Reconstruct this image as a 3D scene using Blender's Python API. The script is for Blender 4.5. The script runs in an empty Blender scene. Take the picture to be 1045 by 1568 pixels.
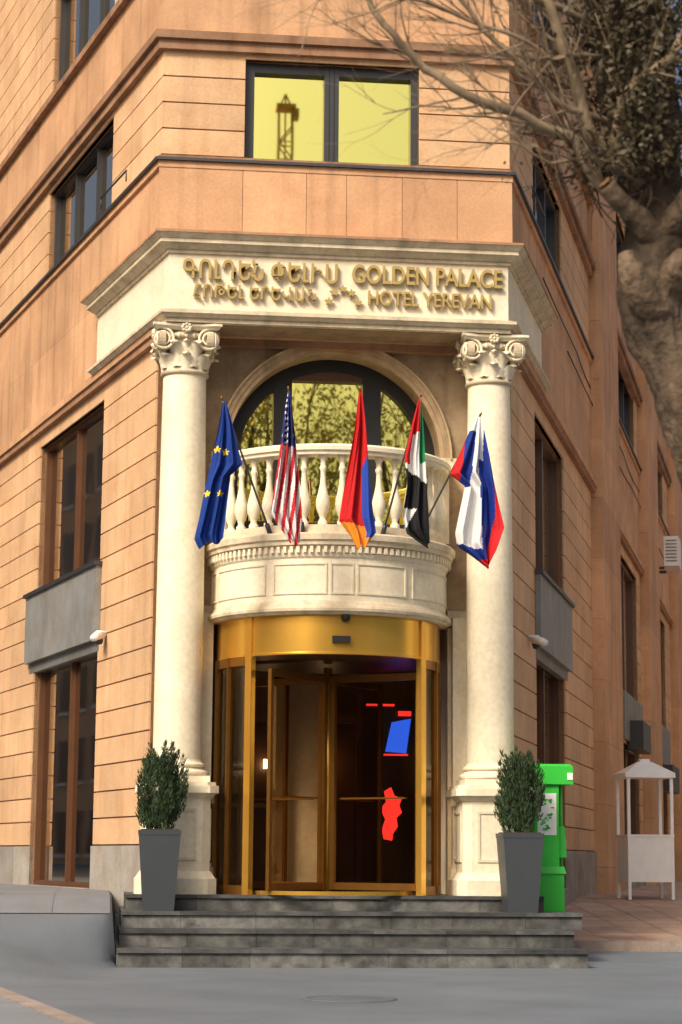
import bpy, math, random
from mathutils import Vector, Matrix, noise
R=random.Random(7)
sc=bpy.context.scene
sc.view_settings.view_transform='Standard'
try: sc.view_settings.look='None'
except: pass
sc.view_settings.exposure=0

# ------------------------------------------------------------------ materials
def newmat(name):
    m=bpy.data.materials.new(name); m.use_nodes=True
    nt=m.node_tree; b=nt.nodes['Principled BSDF']
    return m,nt,b
def stone(name,col,rough=.8,var=.18,scale=1.2,bump=.15,streak=.25,dark=None,fine=30,spec=.3):
    m,nt,b=newmat(name); N=nt.nodes; L=nt.links
    tc=N.new('ShaderNodeTexCoord')
    n1=N.new('ShaderNodeTexNoise'); n1.inputs['Scale'].default_value=scale; n1.inputs['Detail'].default_value=4
    L.new(tc.outputs['Object'],n1.inputs['Vector'])
    mp=N.new('ShaderNodeMapping'); mp.inputs['Scale'].default_value=(5,5,.35); L.new(tc.outputs['Object'],mp.inputs['Vector'])
    n2=N.new('ShaderNodeTexNoise'); n2.inputs['Scale'].default_value=1.0; n2.inputs['Detail'].default_value=3
    L.new(mp.outputs['Vector'],n2.inputs['Vector'])
    n3=N.new('ShaderNodeTexNoise'); n3.inputs['Scale'].default_value=fine; n3.inputs['Detail'].default_value=4
    L.new(tc.outputs['Object'],n3.inputs['Vector'])
    r1=N.new('ShaderNodeMapRange'); r1.inputs[1].default_value=.3; r1.inputs[2].default_value=.7
    r1.inputs[3].default_value=1-var; r1.inputs[4].default_value=1+var*.6; L.new(n1.outputs['Fac'],r1.inputs[0])
    r2=N.new('ShaderNodeMapRange'); r2.inputs[1].default_value=.52; r2.inputs[2].default_value=.75
    r2.inputs[3].default_value=1; r2.inputs[4].default_value=1-streak; L.new(n2.outputs['Fac'],r2.inputs[0])
    r3=N.new('ShaderNodeMapRange'); r3.inputs[1].default_value=.3; r3.inputs[2].default_value=.7
    r3.inputs[3].default_value=.92; r3.inputs[4].default_value=1.07; L.new(n3.outputs['Fac'],r3.inputs[0])
    at=N.new('ShaderNodeAttribute'); at.attribute_name='shade'
    def mul(a,c):
        k=N.new('ShaderNodeMath'); k.operation='MULTIPLY'; L.new(a,k.inputs[0]); L.new(c,k.inputs[1]); return k.outputs[0]
    f=mul(mul(r1.outputs[0],r2.outputs[0]),mul(r3.outputs[0],at.outputs['Fac']))
    mx=N.new('ShaderNodeMix'); mx.data_type='RGBA'; mx.blend_type='MULTIPLY'; mx.inputs[0].default_value=1
    cr=N.new('ShaderNodeMix'); cr.data_type='RGBA'
    d=dark or tuple(c*k for c,k in zip(col,(.82,.72,.62)))
    cr.inputs[6].default_value=(*col,1); cr.inputs[7].default_value=(*d,1)
    n4=N.new('ShaderNodeTexNoise'); n4.inputs['Scale'].default_value=scale*2.3; n4.inputs['Detail'].default_value=5; n4.inputs['Roughness'].default_value=.65
    L.new(tc.outputs['Object'],n4.inputs['Vector'])
    r4=N.new('ShaderNodeMapRange'); r4.inputs[1].default_value=.42; r4.inputs[2].default_value=.72; L.new(n4.outputs['Fac'],r4.inputs[0])
    L.new(r4.outputs[0],cr.inputs[0])
    L.new(cr.outputs[2],mx.inputs[6])
    cb=N.new('ShaderNodeCombineColor'); 
    for i in range(3): L.new(f,cb.inputs[i])
    L.new(cb.outputs[0],mx.inputs[7]); L.new(mx.outputs[2],b.inputs['Base Color'])
    b.inputs['Roughness'].default_value=rough; b.inputs['Specular IOR Level'].default_value=spec
    bp=N.new('ShaderNodeBump'); bp.inputs['Strength'].default_value=bump; bp.inputs['Distance'].default_value=.02
    L.new(n3.outputs['Fac'],bp.inputs['Height']); L.new(bp.outputs['Normal'],b.inputs['Normal'])
    return m
def plain(name,col,rough=.5,metal=0,spec=.5,bump=0,emit=None,es=1,noise=.1,nscale=8):
    m,nt,b=newmat(name); N=nt.nodes; L=nt.links
    tc=N.new('ShaderNodeTexCoord'); n=N.new('ShaderNodeTexNoise'); n.inputs['Scale'].default_value=nscale; n.inputs['Detail'].default_value=4
    L.new(tc.outputs['Object'],n.inputs['Vector'])
    cr=N.new('ShaderNodeMix'); cr.data_type='RGBA'
    cr.inputs[6].default_value=(*[c*(1-noise) for c in col],1); cr.inputs[7].default_value=(*[min(1,c*(1+noise)) for c in col],1)
    L.new(n.outputs['Fac'],cr.inputs[0]); L.new(cr.outputs[2],b.inputs['Base Color'])
    b.inputs['Roughness'].default_value=rough; b.inputs['Metallic'].default_value=metal; b.inputs['Specular IOR Level'].default_value=spec
    if bump:
        bp=N.new('ShaderNodeBump'); bp.inputs['Strength'].default_value=bump; bp.inputs['Distance'].default_value=.02
        L.new(n.outputs['Fac'],bp.inputs['Height']); L.new(bp.outputs['Normal'],b.inputs['Normal'])
    if emit: b.inputs['Emission Color'].default_value=(*emit,1); b.inputs['Emission Strength'].default_value=es
    return m
def mirror(name,col,rough=.03,wave=.02,metal=1.0):
    m,nt,b=newmat(name); N=nt.nodes; L=nt.links
    b.inputs['Base Color'].default_value=(*col,1); b.inputs['Metallic'].default_value=metal; b.inputs['Roughness'].default_value=rough
    tc=N.new('ShaderNodeTexCoord'); n=N.new('ShaderNodeTexNoise'); n.inputs['Scale'].default_value=1.1; n.inputs['Detail'].default_value=1
    L.new(tc.outputs['Object'],n.inputs['Vector'])
    bp=N.new('ShaderNodeBump'); bp.inputs['Strength'].default_value=wave; bp.inputs['Distance'].default_value=.2
    L.new(n.outputs['Fac'],bp.inputs['Height']); L.new(bp.outputs['Normal'],b.inputs['Normal'])
    return m
def clearglass(name,tint,refl=.12,gcol=(.9,.8,.62),rough=.02):
    m=bpy.data.materials.new(name); m.use_nodes=True; nt=m.node_tree; N=nt.nodes; L=nt.links; N.clear()
    o=N.new('ShaderNodeOutputMaterial'); mx=N.new('ShaderNodeMixShader'); t=N.new('ShaderNodeBsdfTransparent'); g=N.new('ShaderNodeBsdfGlossy')
    t.inputs[0].default_value=(*tint,1); g.inputs[0].default_value=(*gcol,1); g.inputs['Roughness'].default_value=rough
    f=N.new('ShaderNodeFresnel'); f.inputs[0].default_value=1.45
    a=N.new('ShaderNodeMath'); a.operation='ADD'; a.inputs[1].default_value=refl; L.new(f.outputs[0],a.inputs[0])
    L.new(a.outputs[0],mx.inputs[0]); L.new(t.outputs[0],mx.inputs[1]); L.new(g.outputs[0],mx.inputs[2]); L.new(mx.outputs[0],o.inputs[0])
    return m
def attrmat(name,rough=.75):
    m,nt,b=newmat(name); a=nt.nodes.new('ShaderNodeAttribute'); a.attribute_name='Col'
    nt.links.new(a.outputs['Color'],b.inputs['Base Color']); b.inputs['Roughness'].default_value=rough
    b.inputs['Specular IOR Level'].default_value=.25
    return m
def leafmat(name,c1,c2,sc_=6):
    m=plain(name,c1,.6); nt=m.node_tree
    mix=[n for n in nt.nodes if n.type=='MIX'][0]; mix.inputs[6].default_value=(*c1,1); mix.inputs[7].default_value=(*c2,1)
    nz=[n for n in nt.nodes if n.type=='TEX_NOISE'][0]; nz.inputs['Scale'].default_value=sc_
    return m

ORANGE=stone('orange_tuff',(.66,.425,.245),var=.13,scale=.9,streak=.16,dark=(.59,.35,.185))
ORANGE2=stone('orange_tuff_smooth',(.61,.36,.20),var=.22,scale=.7,streak=.28,dark=(.52,.285,.155))
GROOVE=stone('groove_mortar',(.30,.17,.095),var=.2)
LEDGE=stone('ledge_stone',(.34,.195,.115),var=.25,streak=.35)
CREAM=stone('cream_limestone',(.83,.745,.565),var=.06,scale=1.5,streak=.08,dark=(.77,.67,.48),fine=18,bump=.08)
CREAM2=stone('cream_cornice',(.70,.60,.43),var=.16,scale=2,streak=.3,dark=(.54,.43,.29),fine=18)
NICHE_SHADE=stone('niche_shade_tan',(.43,.315,.195),var=.18,scale=1.6,streak=.3,dark=(.31,.21,.125),fine=18)  # cream stone darkened to tan: niche and soffit shade put into the colour
PLINTH=stone('grey_plinth',(.36,.34,.31),var=.2,streak=.3)
BASALT=stone('basalt_step',(.075,.078,.078),rough=.5,var=.5,scale=2.6,streak=0,dark=(.035,.037,.038),spec=.5)
RISER=stone('basalt_riser',(.14,.14,.13),rough=.6,var=.6,scale=3,streak=.3,dark=(.045,.047,.048),spec=.5)
ASPH=stone('asphalt',(.155,.175,.20),rough=.7,var=.16,scale=.35,streak=0,dark=(.12,.14,.16),fine=60,bump=.25)
PAVE=stone('grey_pavement',(.19,.20,.215),rough=.8,var=.15,scale=.6,streak=0,dark=(.16,.17,.18),fine=40)
REDP=stone('red_pavers',(.46,.32,.25),rough=.85,var=.15,scale=1,streak=0,fine=40)
KERB=stone('kerb_stone',(.33,.28,.25),rough=.8)
GREYP=stone('grey_panel',(.24,.25,.25),rough=.5,var=.12,streak=.15)
DARKM=plain('dark_metal',(.035,.037,.04),.4,.0)
BLACK=plain('black_frame',(.012,.012,.012),.45)
WOODF=plain('brown_frame',(.10,.042,.018),.4,nscale=3,noise=.3)
FLASH=plain('metal_flashing',(.07,.07,.075),.45,.6)
GOLD=plain('gold_anodised',(.80,.46,.08),.25,.8,noise=.15,nscale=2)
GOLDD=plain('bronze_anodised',(.30,.14,.03),.28,.75,noise=.2)
LETTER=plain('letter_gold',(.44,.32,.11),.4,.25,noise=.15,nscale=4)
GMIR=mirror('gold_mirror_glass',(1.0,.90,.24),.015,.0012)
WGL=mirror('window_glass',(.48,.40,.31),.03,.006)
WGLR=mirror('window_glass_pale',(.66,.68,.70),.05,.012)
DGL=clearglass('door_glass',(.92,.88,.82),.0,(.75,.6,.42))
SGL=clearglass('drum_glass',(.55,.46,.34),.06)
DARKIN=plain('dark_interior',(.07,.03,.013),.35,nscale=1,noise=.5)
WHITE=plain('white_paint',(.78,.77,.75),.45)
GREEN=plain('green_paint',(.035,.48,.045),.4,noise=.08,nscale=3)
POT=plain('planter_plastic',(.042,.05,.058),.5)
SOIL=plain('soil',(.04,.03,.02),.9)
LEAF=leafmat('thuja_leaf',(.012,.032,.012),(.045,.08,.025),9)
BARK=stone('bark',(.105,.074,.048),var=.5,scale=4,streak=.5,dark=(.04,.028,.018),bump=1,fine=26)
DBARK=stone('shoot_bark',(.075,.052,.033),var=.4,scale=5,streak=0,dark=(.04,.028,.018))
TWIG=stone('twig_bark',(.30,.225,.145),var=.2,scale=5,streak=0,dark=(.18,.13,.085))
DRYLEAF=leafmat('dry_leaf',(.035,.027,.012),(.09,.07,.03))
GLEAF=leafmat('spring_leaf',(.22,.16,.04),(.46,.36,.10))
CUT=plain('cut_wood',(.34,.19,.085),.8,noise=.3)
REDL=plain('red_light',(.6,.01,.01),.5,emit=(1,.03,.02),es=1.3)
BLUEL=plain('blue_screen',(.02,.06,.3),.5,emit=(.03,.14,1),es=.9)
LOBBY_GLOW=plain('added_lobby_glow',(.8,.6,.3),.5,emit=(1,.6,.25),es=16)  # added warm glow to brighten the lobby, no known fitting
CRANEY=plain('crane_paint',(.42,.22,.02),.6)
FLAGM=attrmat('flag_cloth')
POLE=plain('pole_metal',(.12,.11,.10),.4,.5)

# ------------------------------------------------------------------ builder
class MB:
    def __init__(s): s.v=[];s.f=[];s.m=[];s.sh=[];s.sm=[];s.mats=[]
    def mi(s,mat):
        if mat not in s.mats: s.mats.append(mat)
        return s.mats.index(mat)
    def add(s,vs,fs,mat,shade=1.0,smooth=False):
        o=len(s.v); s.v+= [tuple(p) for p in vs]; k=s.mi(mat)
        for f in fs: s.f.append([i+o for i in f]); s.m.append(k); s.sh.append(shade); s.sm.append(smooth)
    def hexa(s,p,mat,shade=1.0):
        s.add(p,[(0,3,2,1),(4,5,6,7),(0,1,5,4),(1,2,6,5),(2,3,7,6),(3,0,4,7)],mat,shade)
    def box(s,x0,x1,y0,y1,z0,z1,mat,shade=1.0):
        s.hexa([(x0,y0,z0),(x1,y0,z0),(x1,y1,z0),(x0,y1,z0),(x0,y0,z1),(x1,y0,z1),(x1,y1,z1),(x0,y1,z1)],mat,shade)
    def prism(s,poly,z0,z1,mat,shade=1.0,poly2=None):
        n=len(poly); q=poly2 or poly
        vs=[(x,y,z0) for x,y in poly]+[(x,y,z1) for x,y in q]
        fs=[tuple(range(n))[::-1],tuple(range(n,2*n))]+[(i,(i+1)%n,n+(i+1)%n,n+i) for i in range(n)]
        s.add(vs,fs,mat,shade)
    def lathe(s,prof,cx,cy,mat,n=32,shade=1.0,a0=0,a1=2*math.pi,smooth=True,closed=False):
        full=abs(a1-a0-2*math.pi)<1e-6; m=n if full else n+1
        vs=[]; 
        for i in range(m):
            a=a0+(a1-a0)*i/n
            for r,z in prof: vs.append((cx+r*math.cos(a),cy+r*math.sin(a),z))
        k=len(prof); fs=[]
        for i in range(n):
            j=(i+1)%m
            for t in range(k if closed else k-1):
                u=(t+1)%k
                fs.append((i*k+t,j*k+t,j*k+u,i*k+u))
        if closed and not full:
            fs.append(tuple(range(k))); fs.append(tuple(range(n*k,n*k+k))[::-1])
        s.add(vs,fs,mat,shade,smooth)
    def tube(s,pts,rad,mat,sides=6,shade=1.0,cap=True):
        pts=[Vector(p) for p in pts]; vs=[]; fs=[]
        up=Vector((0.13,.2,1)).normalized()
        for i,p in enumerate(pts):
            d=(pts[min(i+1,len(pts)-1)]-pts[max(i-1,0)])
            if d.length<1e-9: d=Vector((0,0,1))
            d.normalize(); a=d.cross(up)
            if a.length<.1: a=d.cross(Vector((1,0,0)))
            a.normalize(); b=d.cross(a)
            r=rad[i] if isinstance(rad,(list,tuple)) else rad
            for k in range(sides):
                t=2*math.pi*k/sides; vs.append(p+a*math.cos(t)*r+b*math.sin(t)*r)
        for i in range(len(pts)-1):
            for k in range(sides):
                l=(k+1)%sides; fs.append((i*sides+k,i*sides+l,(i+1)*sides+l,(i+1)*sides+k))
        if cap: fs.append(tuple(range(sides))[::-1]); fs.append(tuple(range((len(pts)-1)*sides,len(pts)*sides)))
        s.add(vs,fs,mat,shade,True)
    def obj(s,name,parent=None):
        me=bpy.data.meshes.new(name); me.from_pydata(s.v,[],s.f); 
        for m in s.mats: me.materials.append(m)
        me.polygons.foreach_set('material_index',s.m); me.polygons.foreach_set('use_smooth',s.sm)
        a=me.attributes.new('shade','FLOAT','FACE'); a.data.foreach_set('value',s.sh)
        me.update(); o=bpy.data.objects.new(name,me); sc.collection.objects.link(o)
        if parent: o.parent=parent
        return o
def empty(name):
    o=bpy.data.objects.new(name,None); sc.collection.objects.link(o); return o

# ------------------------------------------------------------------ camera and site frames
AL=math.radians(6.5)
CAM=Vector((-2.67,-23.85,1.13))
def from_cam(X,Y,z):   # camera-aligned frame (metres right of / ahead of the viewpoint, along its heading)
    return (CAM.x+X*math.cos(AL)+Y*math.sin(AL), CAM.y-X*math.sin(AL)+Y*math.cos(AL), z)
class F:
    def __init__(s,o,d,n): s.o=Vector(o); s.d=Vector(d).normalized(); s.n=Vector(n).normalized()
    def p(s,a,o,z): q=s.o+s.d*a+s.n*o; return (q.x,q.y,z)
HW=2.1; WY=.3
FL=F((-HW,WY),(-.257,.966),(-.966,-.257))
FR=F((HW,WY),(.3256,.9455),(.9455,-.3256))
FF=F((-HW,WY),(1,0),(0,-1))
def fbox(mb,f,s0,s1,o0,o1,z0,z1,mat,shade=1.0,s0o=None,s1o=None):
    a=s0 if s0o is None else s0o; b=s1 if s1o is None else s1o
    mb.hexa([f.p(s0,o0,z0),f.p(s1,o0,z0),f.p(b,o1,z0),f.p(a,o1,z0),f.p(s0,o0,z1),f.p(s1,o0,z1),f.p(b,o1,z1),f.p(a,o1,z1)],mat,shade)
def subtract(s0,s1,z0,z1,ops):
    br=sorted({s0,s1}|{v for o in ops for v in o[:2] if s0<v<s1}); out=[]
    for a,b in zip(br,br[1:]):
        iv=[(z0,z1)]
        for o in ops:
            if o[0]<=a+1e-6 and o[1]>=b-1e-6:
                nv=[]
                for p,q in iv:
                    if o[3]<=p or o[2]>=q: nv.append((p,q)); continue
                    if o[2]>p: nv.append((p,o[2]))
                    if o[3]<q: nv.append((o[3],q))
                iv=nv
        for p,q in iv: out.append([a,b,p,q])
    out.sort(key=lambda t:(t[2],t[3],t[0])); mg=[]
    for t in out:
        if mg and mg[-1][2:]==t[2:] and abs(mg[-1][1]-t[0])<1e-6: mg[-1][1]=t[1]
        else: mg.append(t)
    return mg
MIT=.77; MITR=.70
def rustic(mb,f,s0,s1,z0,z1,ops,n,mat,e=.026,gap=.019,bw=(.75,1.25),c0=0,c1=0,far=25,vgap=.002,jit=.08):
    h=(z1-z0)/n
    for i in range(n):
        a=z0+i*h; rowsh=R.uniform(.97,1.03)
        for r in subtract(s0,s1,a,a+h,ops):
            zz0=r[2]+(gap if abs(r[2]-a)<1e-6 else 0); zz1=r[3]
            if zz1-zz0<.02: continue
            s=r[0]
            while s<r[1]-1e-4:
                w=R.uniform(*bw)*(1 if s<far else 4)
                t=min(s+w,r[1]); 
                if r[1]-t<.25: t=r[1]
                fbox(mb,f,s+(vgap if s>r[0] else 0),t,-.05,e,zz0,zz1,mat,R.uniform(1-jit,1+jit)*rowsh,
                     s0o=(s-c0*e) if (c0 and abs(s-s0)<1e-6) else None, s1o=(t+c1*e) if (c1 and abs(t-s1)<1e-6) else None)
                s=t
def mit(c,n1,n2,e): m=(n1+n2)/(1+n1.dot(n2)); return c+m*e
def band(mb,e,z0,z1,mat,inner=-.04,lL=32,lR=70,shade=1.0,yf=None):
    def pts(q):
        cl=Vector((-HW,WY)); cr=Vector((HW,WY))
        a=Vector(FL.p(lL,q,0)[:2]); b=mit(cl,FL.n,FF.n,q); c=mit(cr,FF.n,FR.n,q); d=Vector(FR.p(lR,q,0)[:2]); return [a,b,c,d]
    o=pts(e); i=pts(inner)
    for k in range(3):
        mb.prism([tuple(o[k]),tuple(o[k+1]),tuple(i[k+1]),tuple(i[k])],z0,z1,mat,shade)

# ------------------------------------------------------------------ hotel building
hotel=empty('hotel_building')
opL=[(2.35,5.85,.72,3.72),(2.35,5.85,4.76,6.9),(2.25,5.8,9.42,10.68),(2.35,5.85,12.1,13.8)]
opL+= [(a+9.5,b+9.5,c,d) for a,b,c,d in opL]
opR=[(2.25,5.6,.72,3.72),(2.25,5.6,4.76,6.9),(2.25,5.6,9.42,10.68),(2.25,5.6,12.1,13.8)]
for s in (15,24,34,45): opR+=[(s,s+4.2,c,d) for c,d in ((.72,3.3),(4.3,6.9),(9.42,10.9),(12.1,13.8))]
opF=[(HW-1.13,HW+1.0,9.36,10.68)]
W=MB()
TOP=19
for f,ln,ops,lo in ((FL,32,opL,0),(FR,70,opR,0)):
    for r in subtract(0,ln,lo,TOP,ops): fbox(W,f,r[0],r[1],-.4,0,r[2],r[3],GROOVE)
    rustic(W,f,0,ln,.0,1.24,ops,1,PLINTH,e=.05,gap=0,c0=0)
    rustic(W,f,0,ln,1.24,7.08,ops,18,ORANGE,c0=0)
    rustic(W,f,0,ln,7.26,9.26,ops,2,ORANGE2,e=.03,gap=.003,bw=(.9,1.3),c0=MIT)
    rustic(W,f,0,ln,9.42,10.74,ops,4,ORANGE,c0=MIT)
    rustic(W,f,0,ln,10.96,12.0,ops,1,ORANGE2,e=.03,gap=.003,bw=(.9,1.3),c0=MIT)
    rustic(W,f,0,ln,12.1,TOP,ops,21,ORANGE,c0=MIT)
for r in subtract(0,2*HW,7.26,TOP,opF): fbox(W,FF,r[0],r[1],-.4,0,r[2],r[3],GROOVE)
rustic(W,FF,0,2*HW,9.42,10.74,opF,4,ORANGE,c0=MIT,c1=MITR)
rustic(W,FF,0,2*HW,8.1,9.26,opF,1,ORANGE2,e=.06,gap=.004,bw=(.4,1.0),c0=MIT,c1=MITR,vgap=.006,jit=.16)
rustic(W,FF,0,2*HW,10.96,TOP,opF,7,ORANGE2,e=.03,gap=.004,bw=(.8,1.2),c0=MIT,c1=MITR)
for s in (9.6,20,30,40.5): 
    for z in range(0,19): fbox(W,FR,s,s+3.4,0.0,.22,z,z+.995,ORANGE2,R.uniform(.9,1.05))
W.obj('walls',hotel)
T=MB()
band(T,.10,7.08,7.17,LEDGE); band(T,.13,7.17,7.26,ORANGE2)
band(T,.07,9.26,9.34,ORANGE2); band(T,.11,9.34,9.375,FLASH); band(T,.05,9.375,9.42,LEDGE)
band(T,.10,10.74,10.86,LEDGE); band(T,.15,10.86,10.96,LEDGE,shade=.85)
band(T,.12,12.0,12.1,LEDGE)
T.obj('ledges',hotel)
def window(mb,f,s0,s1,z0,z1,n,fm,gm,dep=.12,fw=.06,transom=None):
    fbox(mb,f,s0,s1,-dep-.03,-dep-.02,z0,z1,gm)
    for a,b in ((s0,s0+fw),(s1-fw,s1)): fbox(mb,f,a,b,-dep-.02,-dep+.05,z0,z1,fm)
    fbox(mb,f,s0+fw,s1-fw,-dep-.02,-dep+.048,z0,z0+fw,fm); fbox(mb,f,s0+fw,s1-fw,-dep-.02,-dep+.048,z1-fw,z1,fm)
    for i in range(1,n):
        c=s0+(s1-s0)*i/n; fbox(mb,f,c-fw*.6,c+fw*.6,-dep-.02,-dep+.04,z0+fw,z1-fw,fm)
    if transom:
        fbox(mb,f,s0+fw,s1-fw,-dep-.02,-dep+.03,transom,transom+fw,fm)
G=MB()
for ops,f,gm in ((opL,FL,WGL),(opR,FR,WGLR)):
    for o in ops:
        low=o[2]<5
        window(G,f,*o,3 if not low else 2,(WOODF if low else DARKM),gm if not o[2]<1 else WGL)
a,b,z0,z1=opF[0]; d=.15
fbox(G,FF,a,b,-d-.03,-d-.02,z0,z1,GMIR)
for p,q in ((a,a+.12),(b-.09,b),((a+b)/2-.09,(a+b)/2+.09)): fbox(G,FF,p,q,-d-.02,-d+.07,z0,z1,DARKM)
fbox(G,FF,a+.12,b-.09,-d-.02,-d+.06,z1-.12,z1,DARKM); fbox(G,FF,a+.12,b-.09,-d-.02,-d+.06,z0,z0+.06,DARKM)
for p in ((a+b)/2-.03,(a+b)/2+.03): fbox(G,FF,p-.004,p+.004,-d+.07,-d+.078,z0,z1,BLACK)
G.obj('windows',hotel)
S=MB()
for f,s0,s1 in ((FL,2.25,6.15),(FR,2.15,5.9),(FL,11.8,15.6)):
    fbox(S,f,s0,s1,.03,.10,3.80,4.74,GREYP); fbox(S,f,s0-.03,s1+.03,.03,.14,4.74,4.79,FLASH)
    fbox(S,f,s0+.05,s1-.05,-.1,.03,3.66,3.80,GREYP,.7)
for s in (15,24,34): fbox(S,FR,s-.1,s+4.3,.03,.10,3.35,4.25,GREYP,.9)
S.obj('spandrel_panels',hotel)
A=MB()
for f in (FL,FR):
    A.tube([f.p(1.0,.18,9.52),f.p(2.2,.18,9.52)],.014,DARKM); A.tube([f.p(1.0,.18,9.38),f.p(1.0,.18,9.52)],.01,DARKM);A.tube([f.p(2.2,.18,9.38),f.p(2.2,.18,9.52)],.01,DARKM)
fbox(A,FR,16,18,.05,.35,3.2,3.75,DARKM); fbox(A,FR,25,27.5,.05,.35,2.7,3.3,DARKM)
for z,s0,s1 in ((8.9,3,20),(8.6,6,30)):
    A.tube([FR.p(s0+(s1-s0)*k/12,.06+.02*math.sin(k),z-.06*math.sin(math.pi*(k%3)/3)) for k in range(13)],.01,BLACK,5)
A.obj('rails_and_boxes',hotel)
for s,z in ((24.5,7.9),(37,6.9)):
    M=MB(); fbox(M,FR,s,s+1.0,.26,.6,z,z+.7,WHITE); fbox(M,FR,s+.1,s+.2,.0,.26,z-.06,z,DARKM); fbox(M,FR,s+.8,s+.9,.0,.26,z-.06,z,DARKM)
    for k in range(7): fbox(M,FR,s-.012,s-.001,.3,.56,z+.1+k*.08,z+.13+k*.08,GREYP)
    M.obj('air_conditioner')

# ------------------------------------------------------------------ cream entrance: niche wall, arch
E=MB()
ACZ=5.8; AR=1.27; AY=.35
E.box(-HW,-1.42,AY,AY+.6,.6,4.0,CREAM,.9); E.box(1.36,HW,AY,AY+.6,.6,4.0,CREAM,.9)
E.box(-HW,-AR,AY,AY+.6,4.0,ACZ,NICHE_SHADE,1.15); E.box(AR,HW,AY,AY+.6,4.0,ACZ,NICHE_SHADE,1.15)
n=40
for i in range(n):
    a0=math.pi*i/n; a1=math.pi*(i+1)/n
    x0,z0_=AR*math.cos(a0),ACZ+AR*math.sin(a0); x1,z1_=AR*math.cos(a1),ACZ+AR*math.sin(a1)
    E.add([(x0,AY,z0_),(x1,AY,z1_),(x1,AY,7.25),(x0,AY,7.25)],[(0,1,2,3)],NICHE_SHADE,.85)
    E.add([(x0,AY,z0_),(x1,AY,z1_),(x1,AY+.6,z1_),(x0,AY+.6,z0_)],[(0,1,2,3)],NICHE_SHADE)
E.box(AR,HW,AY,AY+.6,ACZ,7.25,NICHE_SHADE,.85); E.box(-HW,-AR,AY,AY+.6,ACZ,7.25,NICHE_SHADE,.85)
def arc_band(r0,r1,y0,y1,mat,sh=1.0,n=48,a0=0,a1=math.pi):
    vs=[];fs=[]
    for i in range(n+1):
        a=a0+(a1-a0)*i/n
        for r,y in ((r0,y0),(r1,y0),(r1,y1),(r0,y1)): vs.append((r*math.cos(a),y,ACZ+r*math.sin(a)))
    for i in range(n):
        for k in range(4):
            l=(k+1)%4; fs.append((i*4+k,(i+1)*4+k,(i+1)*4+l,i*4+l))
    E.add(vs,fs,mat,sh)
arc_band(AR-.003,AR+.05,AY-.04,AY+.01,NICHE_SHADE,1.2); arc_band(AR+.05,AR+.11,AY-.06,AY+.01,NICHE_SHADE,1.1); arc_band(AR+.11,AR+.135,AY-.09,AY+.01,NICHE_SHADE,1.25)
for sx in (-1,1):
    x0,x1=sorted((sx*1.25,sx*1.46)); E.box(x0,x1,AY-.07,AY-.002,5.68,5.82,CREAM2)
    x0,x1=sorted((sx*1.40,sx*1.75)); E.box(x0,x1,AY-.14,AY-.002,.72,3.9,CREAM,.92)
    E.box(x0-.04,x1+.04,AY-.2,AY-.142,.72,1.0,CREAM,.95); E.box(x0-.04,x1+.04,AY-.2,AY-.142,1.72,1.86,CREAM,.98)
    E.box(x0-.02,x1+.02,AY-.18,AY-.143,1.0,1.05,CREAM,.9)
E.obj('entrance_niche',hotel)
V=MB()
gy=AY+.42
poly=[(AR*math.cos(math.pi*i/n),ACZ+AR*math.sin(math.pi*i/n)) for i in range(n+1)]
vs=[(x,gy,z) for x,z in poly]+[(-AR,gy,4.5),(AR,gy,4.5)]
V.add(vs,[tuple(range(len(vs)))],GMIR)
for i in range(n):
    a0=math.pi*i/n; a1=math.pi*(i+1)/n
    for ra,rb,ya in ((1.12,AR,gy-.08),):
        p=[(r*math.cos(a),ACZ+r*math.sin(a)) for a,r in ((a0,ra),(a1,ra),(a1,rb),(a0,rb))]
        V.add([(x,ya,z) for x,z in p]+[(x,gy-.004,z) for x,z in p],[(0,1,2,3),(0,4,5,1),(2,6,7,3)],BLACK)
for x0,x1 in ((-.70,-.48),(.38,.60)): V.box(x0,x1,gy-.085,gy-.003,4.5,6.95,BLACK)
V.box(-.48,.38,gy-.07,gy-.003,6.80,6.93,WOODF); V.box(-1.2,1.2,gy-.075,gy-.003,5.0,5.07,BLACK)
V.box(-1.27,-1.12,gy-.08,gy-.003,4.5,5.8,BLACK); V.box(1.12,1.27,gy-.08,gy-.003,4.5,5.8,BLACK)
V.obj('arched_window',hotel)

N_=MB()
def collar(yf,e,z0,z1,mat,ln=2.55,shade=1.0,top=None):
    def pts(yf,e,ln):
        pl=Vector(FL.p(ln,e,0)[:2]); pr=Vector(FR.p(ln,e,0)[:2])
        tl=(yf-pl.y)/FL.d.y; a=pl+FL.d*tl; tr=(yf-pr.y)/FR.d.y; b=pr+FR.d*tr
        return pl,a,b,pr
    pl,a,b,pr=pts(yf,e,ln)
    il=Vector(FL.p(ln,-.02,0)[:2]); ir=Vector(FR.p(ln,-.02,0)[:2])
    poly=[tuple(pl),tuple(a),tuple(b),tuple(pr),tuple(ir),(HW-.1,.8),(-HW+.1,.8),tuple(il)]
    poly2=None
    if top:
        q=pts(*top); poly2=[tuple(v) for v in q]+poly[4:]
    N_.prism(poly,z0,z1,mat,shade,poly2)
yf=-.36; e0=.09
N_.box(-1.5,1.5,-.30,.30,7.192,7.199,NICHE_SHADE,.8)  # thin sheet with the soffit's shade in its colour
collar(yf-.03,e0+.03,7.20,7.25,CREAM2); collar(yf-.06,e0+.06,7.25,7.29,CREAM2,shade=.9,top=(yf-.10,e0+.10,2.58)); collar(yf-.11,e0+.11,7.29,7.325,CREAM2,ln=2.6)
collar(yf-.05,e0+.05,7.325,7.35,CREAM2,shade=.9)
collar(yf,e0,7.35,8.02,CREAM)
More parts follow.
